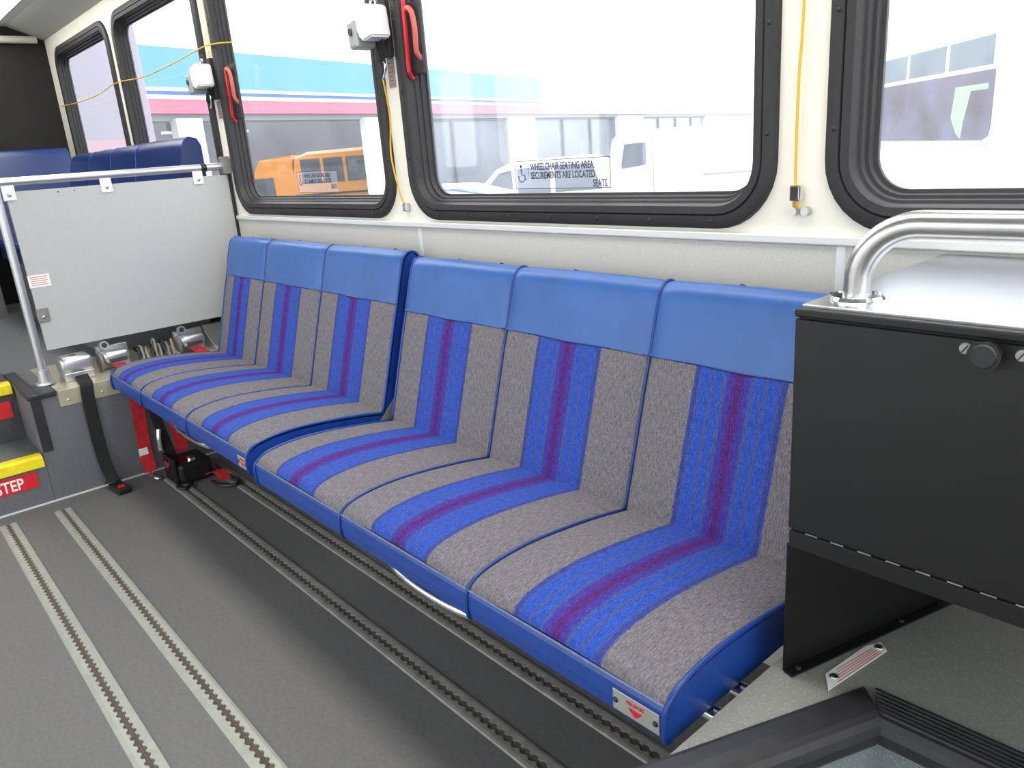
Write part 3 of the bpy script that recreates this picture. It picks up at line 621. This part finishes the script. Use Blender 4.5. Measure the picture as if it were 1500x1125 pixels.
cord([(-2.060, WY - .045, 1.595), (-2.068, WY - .03, 1.66), (-2.060, WY - .015, 1.80), (-2.060, WY - .010, 2.0)], 'yellow cord running up from the loop of the belt reel between bench windows')
o = tag(bm_obj('cord_hook', B(-2.062, -2.040, WY - .016, WY - .0005, 1.005, 1.03, .003), 'steel'), 'small steel hook holding the yellow cord above the wall trim', 'hook')
t = cord([(-.752, WY - .012, 2.0), (-.752, WY - .012, 1.40), (-.757, WY - .012, 1.25), (-.757, WY - .012, 1.07), (-.748, WY - .012, 1.022)], 'yellow pull cord running straight down the post beside the cabinet window')
t = thing('cord_clamp', (-.752, WY, 1.04), 'small steel cord clamp with two bolts at the end of the straight cord', 'clamp')
bm_obj('block', B(-.765, -.744, WY - .020, WY - .004, 1.037, 1.066, .003), 'chrome', t); bm_obj('block_face', B(-.762, -.747, WY - .0212, WY - .0198, 1.040, 1.063, .0004, 1), 'blackp', t)
for x in (-.760, -.737): bm_obj('bolt', cyl(bmesh.new(), (x, WY - .0005, 1.018), (x, WY - .014, 1.018), .0085, .0075, 12), 'steel', t)
bm_obj('cord_tail', tube(bmesh.new(), [(-.760, WY - .010, 1.038), (-.760, WY - .010, 1.020)], .003), 'cord', t)

# printed notices on the glass
def notice(x0, x1, z0, z1, label):
    y = WY + .0425
    o = tag(bm_obj('window_notice', B(x0, x1, y, y + .0008, z0, z1), 'film'), label, 'sticker'); s = (x1 - x0) / .33
    bm = bmesh.new(); b = .0016
    for q in ((x0, x1, z1 - b, z1), (x0, x1, z0, z0 + b), (x0, x0 + b, z0, z1), (x1 - b, x1, z0, z1), (x0 + .052 * s, x0 + .053 * s, z0 + .03, z1 - .004)): box(bm, q[0], q[1], y - .0006, y - .0001, q[2], q[3])
    bm_obj('border', bm, 'ink', o)
    h = .0235 * s
    for k, txt in enumerate(('WHEELCHAIR SEATING AREA.', 'SECUREMENTS ARE LOCATED', 'SEATS.')):
        z = z1 - .024 * s - k * .0215 * s
        if k < 2: text_obj(txt, h, 'ink', ROT_Y(x0 + .060 * s, y - .0004, z), o, sx=.70)
        else: text_obj(txt, h, 'ink', ROT_Y(x1 - .008 * s, y - .0004, z), o, align='RIGHT', sx=.70)
    wx = x0 + .024 * s; wz = z1 - .036 * s; bm = bmesh.new()
    cyl(bm, (wx, y - .0006, wz + .022 * s), (wx, y - .0001, wz + .022 * s), .004 * s)
    tube(bm, [(wx, y - .0004, wz + .016 * s), (wx + .002 * s, y - .0004, wz), (wx + .012 * s, y - .0004, wz), (wx + .016 * s, y - .0004, wz - .012 * s)], .0016 * s, 6)
    tube(bm, [(wx + .011 * s * math.cos(a), y - .0004, wz - .006 * s + .011 * s * math.sin(a)) for a in [math.radians(150 + 21 * k) for k in range(10)]], .0013 * s, 6)
    bm_obj('wheelchair_symbol', bm, 'ink', o)
notice(-1.592, -1.255, 1.062, 1.134, 'clear window sticker printed WHEELCHAIR SEATING AREA above the bench by the cabinet')
notice(-2.855, -2.545, 1.062, 1.139, 'clear window sticker with wheelchair symbol in front of the yellow school bus')

# ------------------------------------------------------------------ outside
GZ = -.9
X = dict(
    asphalt=mat('pale_asphalt', (150, 150, 150), .9, noise=(3, .1)), fascia=mat('light_blue_fascia', (96, 156, 184), .5, noise=(.5, .05)), bwhite=mat('white_render', (226, 226, 228), .6),
    bblue=mat('blue_stripe', (70, 112, 186), .5), bred=mat('red_stripe', (206, 112, 134), .5), soffit=mat('grey_soffit', (140, 142, 146), .7), inside=mat('dim_interior', (108, 110, 116), .8, noise=(1, .2)),
    shop=mat('showroom_glass', (92, 102, 116), .25, noise=(.6, .35)), shopframe=mat('showroom_mullion', (58, 60, 66), .5), ylw=mat('school_bus_yellow', (208, 132, 18), .45, noise=(4, .05)),
    busglass=mat('bus_window_glass', (62, 70, 76), .2, noise=(2, .4)), car=mat('white_car_paint', (232, 234, 236), .25), tyre=mat('tyre', (30, 30, 30), .8), lamp=mat('tail_lamp', (190, 40, 50), .3),
    cream=mat('bus_roof_cream', (226, 214, 190), .5), bodygrey=mat('grey_lavender_body', (150, 144, 158), .5, noise=(.6, .06)), pinkband=mat('faint_pink_band', (176, 146, 156), .5),
    maroon=mat('dark_maroon_glass', (58, 38, 50), .2, noise=(2.2, .5, (98, 98, 132))), curtain=mat('pale_green_curtain', (150, 178, 152), .8), transom=mat('transom_glass', (92, 108, 118), .2, noise=(3, .25)))  # blue-grey mottling in the maroon coach glass paints in reflected detail
bm = bmesh.new(); box(bm, -90, 40, -40, 110, GZ - .1, GZ); o = bm_obj('ground', bm, X['asphalt']); o['kind'] = 'structure'; o['label'] = 'pale asphalt lot outside'
# showroom: local u along the facade, v behind it
P0 = Vector((-15.487, 9.655, 0)); DU = Vector((-.347, .938, 0)).normalized(); DV = Vector((-DU.y, DU.x, 0))
MF = Matrix(((DU.x, DV.x, 0, P0.x), (DU.y, DV.y, 0, P0.y), (0, 0, 1, 0), (0, 0, 0, 1)))
t = thing('showroom_building', (P0.x, P0.y, GZ), 'long white showroom with light blue fascia and red stripe', 'building')
def fb(name, u0, u1, v0, v1, z0, z1, mt_, parent=None):
    return bm_obj(name, B(u0, u1, v0, v1, z0, z1, mtx=MF), X[mt_], parent or t)
fb('fascia_panel', 8.5, 40, -.02, .5, 2.10, 3.12, 'bwhite'); fb('fascia_panel', -14, 8.5, -.02, .5, 2.50, 3.12, 'fascia'); fb('white_stripe', -14, 8.5, -.05, .5, 2.445, 2.50, 'bwhite'); fb('blue_stripe', -14, 8.5, -.04, .5, 2.385, 2.445, 'bblue')  # white run past the blue fascia paints in glare washing its colour out
fb('white_stripe', -14, 8.5, -.05, .5, 2.32, 2.385, 'bwhite'); fb('red_stripe', -14, 8.5, -.04, .5, 2.10, 2.32, 'bred'); fb('soffit_band', -14, 40, .05, .5, 1.99, 2.10, 'soffit')
fb('roof', -14, 40, 0.5, 1.0, 2.6, 2.75, 'soffit'); fb('back_wall', -14, 40, 7.4, 7.6, GZ, 2.6, 'inside'); fb('end_wall', -14.2, -14, 0, 7.6, GZ, 3.1, 'bwhite')
for u0, u1 in ((-5.25, -4.72), (-.34, .46), (6.4, 7.9), (15.1, 17.9), (28.3, 31)): fb('column', u0, u1, -.06, .10, GZ, 2.02, 'bwhite')
for u0, u1, nn in ((.46, 6.4, 2), (7.9, 15.1, 3), (17.9, 28.3, 4)):
    for k in range(nn):
        a = u0 + (u1 - u0) * k / nn; b = u0 + (u1 - u0) * (k + 1) / nn
        fr = fb('window_frame', a, a + .09, .12, .26, GZ + .3, 1.99, 'shopframe'); fb('window_pane', a + .09, b, .18, .22, GZ + .3, 1.95, 'shop', fr)
    fb('window_head', u0, u1, .12, .26, 1.93, 1.99, 'shopframe'); fb('sill_wall', u0, u1, .05, .3, GZ, GZ + .3, 'bwhite')
for u in (-3.3, -1.6):
    lm = bm_obj('bay_lamp', B(u - .25, u + .25, 2.4, 2.5, 1.92, 1.97, mtx=MF), X['bwhite'], t); bm_obj('lamp_shade', B(u - .1, u + .1, 2.4, 2.5, 1.97, 2.25, mtx=MF), X['shopframe'], lm)

def frame_at(px, d, direction):
    o = at_depth(px, 294 - .0734 * (px + 272), d); o.z = GZ; f = Vector((*direction, 0)).normalized(); s = Vector((-f.y, f.x, 0))
    if s.dot(Vector((o.x, o.y, 0))) < 0: s = -s          # s points away from the bus windows
    return Matrix(((f.x, s.x, 0, o.x), (f.y, s.y, 0, o.y), (0, 0, 1, o.z), (0, 0, 0, 1))), o
def pbm(poly, v0, v1, mtx):
    bm = prism(bmesh.new(), poly, 'y', v0, v1); bmesh.ops.transform(bm, matrix=mtx, verts=bm.verts); return bm
def wheel(parent, u, v, r, mtx):
    bm = cyl(bmesh.new(), (u, v, r), (u, v + .22, r), r, n=20); bmesh.ops.transform(bm, matrix=mtx, verts=bm.verts); wo = bm_obj('wheel', bm, X['tyre'], parent)
    bm = cyl(bmesh.new(), (u, v - .01, r), (u, v + .02, r), r * .6, n=16); bmesh.ops.transform(bm, matrix=mtx, verts=bm.verts); bm_obj('hubcap', bm, M['alu'], wo)
# school bus standing in the open bay
SX, so = frame_at(430, 19.0, (.65, .76))
t = thing('school_bus', so, 'yellow school bus with a row of dark windows parked in the open bay', 'bus')
bm_obj('body', pbm([(-.05, .45), (-.05, 1.75), (.05, 2.18), (.35, 2.26), (2.2, 2.28), (2.35, 2.2), (2.4, .45)], 0, 2.0, SX), X['ylw'], t)
bm_obj('roof', pbm([(.0, 2.20), (.35, 2.33), (2.15, 2.36), (2.3, 2.24)], .12, 1.88, SX), X['cream'], t)
bm_obj('cab', pbm([(-1.25, .45), (-1.25, 1.35), (-1.15, 1.62), (-.85, 2.20), (-.05, 2.28), (-.05, .45)], .05, 1.95, SX), X['ylw'], t)
bm_obj('hood', pbm([(-2.2, .5), (-2.2, 1.2), (-2.1, 1.32), (-1.25, 1.42), (-1.25, .5)], .1, 1.9, SX), X['ylw'], t)
bm_obj('cab_window', B(-1.1, -.55, .03, .05, 1.34, 1.78, mtx=SX), X['busglass'], t)
for k in range(4): bm_obj('window', B(.17 + k * .56, .65 + k * .56, -.015, .01, 1.57, 2.16, mtx=SX), X['busglass'], t)
bm_obj('side_rail', B(-.05, 2.4, -.02, .0, 1.28, 1.33, mtx=SX), X['tyre'], t)
bm_obj('mirror', B(-1.35, -1.2, -.25, -.1, 1.5, 1.85, mtx=SX), X['tyre'], t)
for u in (-1.6, 1.7): wheel(t, u, -.02, .4, SX)
# white sport utility car
SV, so = frame_at(700, 16.4, (.68, .73))
t = thing('parked_car', so, 'white sport utility car parked before the showroom windows', 'car')
bm_obj('body', pbm([(-.9, .35), (-.95, .85), (-.2, 1.08), (.35, 1.62), (.7, 1.76), (2.6, 1.78), (3.0, 1.60), (3.15, 1.05), (3.15, .35)], 0, 1.85, SV), X['car'], t)
for poly in ([(.0, 1.12), (.42, 1.56), (.68, 1.60), (.70, 1.10)], [(.80, 1.10), (.80, 1.62), (1.5, 1.64), (1.5, 1.08)], [(1.6, 1.08), (1.6, 1.64), (2.4, 1.64), (2.6, 1.08)]): bm_obj('window', pbm(poly, -.012, .01, SV), X['shop'], t)
for u in (-.3, 2.5): wheel(t, u, -.02, .36, SV)
# white van
VN, so = frame_at(905, 20.0, (.66, .75))
t = thing('parked_van', so, 'white high van parked beside the showroom column', 'van')
bm_obj('body', pbm([(-.15, .35), (-.15, 1.1), (-.05, 1.3), (.1, 2.05), (.3, 2.25), (5.2, 2.28), (5.4, 2.1), (5.4, .35)], 0, 2.0, VN), X['car'], t)
bm_obj('cab_window', pbm([(.05, 1.32), (.16, 1.93), (.72, 1.95), (.72, 1.38)], -.012, .01, VN), X['shop'], t)
bm_obj('door_seam', B(.90, .93, -.01, 0, .5, 2.1, mtx=VN), X['soffit'], t)
bm_obj('side_stripe', B(2.2, 3.6, -.01, 0, 1.0, 1.05, mtx=VN), X['soffit'], t)
for u in (.4, 4.3): wheel(t, u, -.02, .36, VN)
# low white car close to the window
LC, so = frame_at(640, 10.0, (.75, .66))
t = thing('parked_car', so, 'low white car with blue bonnet edge and red lamp close outside the window', 'car')
bm_obj('body', pbm([(-3.2, .3), (-3.2, 1.0), (-2.6, 1.35), (-1.0, 1.40), (-.3, 1.62), (.2, 1.60), (.75, 1.45), (.8, .3)], 0, 1.7, LC), X['car'], t)
bm_obj('bonnet_edge', pbm([(.0, 1.60), (.2, 1.605), (.55, 1.52), (.2, 1.575)], -.01, .3, LC), X['bblue'], t)
bm_obj('lamp', B(.2, .62, -.015, .0, 1.40, 1.44, mtx=LC), X['lamp'], t)
for u in (-2.4, .0): wheel(t, u, -.02, .33, LC)
# white coach parked slantwise beyond the cabinet window
pa = Vector((-3.60, 7.95, 0)); pb = Vector((-2.05, 6.40, 0)); f_ = (pb - pa).normalized(); s_ = Vector((-f_.y, f_.x, 0))
if s_.dot(pa) < 0: s_ = -s_
CO = Matrix(((f_.x, s_.x, 0, pa.x), (f_.y, s_.y, 0, pa.y), (0, 0, 1, 0), (0, 0, 0, 1))); Lw = (pb - pa).length
t = thing('white_coach', (pa.x, pa.y, GZ), 'white coach with a dark tinted side window outside the cabinet window', 'bus')
bm_obj('body', B(-.75, 7.5, .0, 2.4, GZ + .4, 2.6, .12, 3, mtx=CO), X['car'], t)
wf = bm_obj('window', pbm([(0, .94), (Lw - .12, .94), (Lw - .03, .97), (Lw, 1.05), (Lw, 1.70), (0, 1.70)], -.02, .012, CO), X['car'], t)
bm_obj('tinted_pane', pbm([(.02, .97), (Lw - .14, .97), (Lw - .05, 1.0), (Lw - .03, 1.07), (Lw - .03, 1.45), (.02, 1.45)], -.026, -.015, CO), X['maroon'], wf)
for k in range(3): bm_obj('transom_pane', B(.02 + k * (Lw - .03) / 3, (k + 1) * (Lw - .03) / 3 - .05, -.026, -.015, 1.485, 1.68, mtx=CO), X['transom'], wf)
bm_obj('curtain', pbm([(Lw - .52, 1.02), (Lw - .62, 1.14), (Lw - .58, 1.36), (Lw - .10, 1.36), (Lw - .10, 1.32), (Lw - .34, 1.32), (Lw - .42, 1.1), (Lw - .44, .98)], -.030, -.026, CO), X['curtain'], wf)
for u in (1.0, 6.0): wheel(t, u, -.02, .0 + .45, CO @ Matrix.Translation((0, 0, GZ)))
# grey box body outside the rear windows
t = thing('box_truck', MF @ Vector((-9.5, -1.1, GZ)), 'tall grey lavender box truck outside the rear windows', 'truck')
bm_obj('box_body', B(-13.0, -7.28, -2.09, -.2, GZ + .7, 3.6, .04, 2, mtx=MF), X['bodygrey'], t); bm_obj('side_band', B(-12.95, -7.33, -2.10, -2.09, 1.25, 1.62, mtx=MF), X['pinkband'], t)
bm_obj('chassis', B(-12.9, -7.4, -1.9, -.4, GZ + .45, GZ + .7, mtx=MF), X['tyre'], t)
for u in (-12, -8.3): wheel(t, u, -2.05, .45, MF @ Matrix.Translation((0, 0, GZ)))
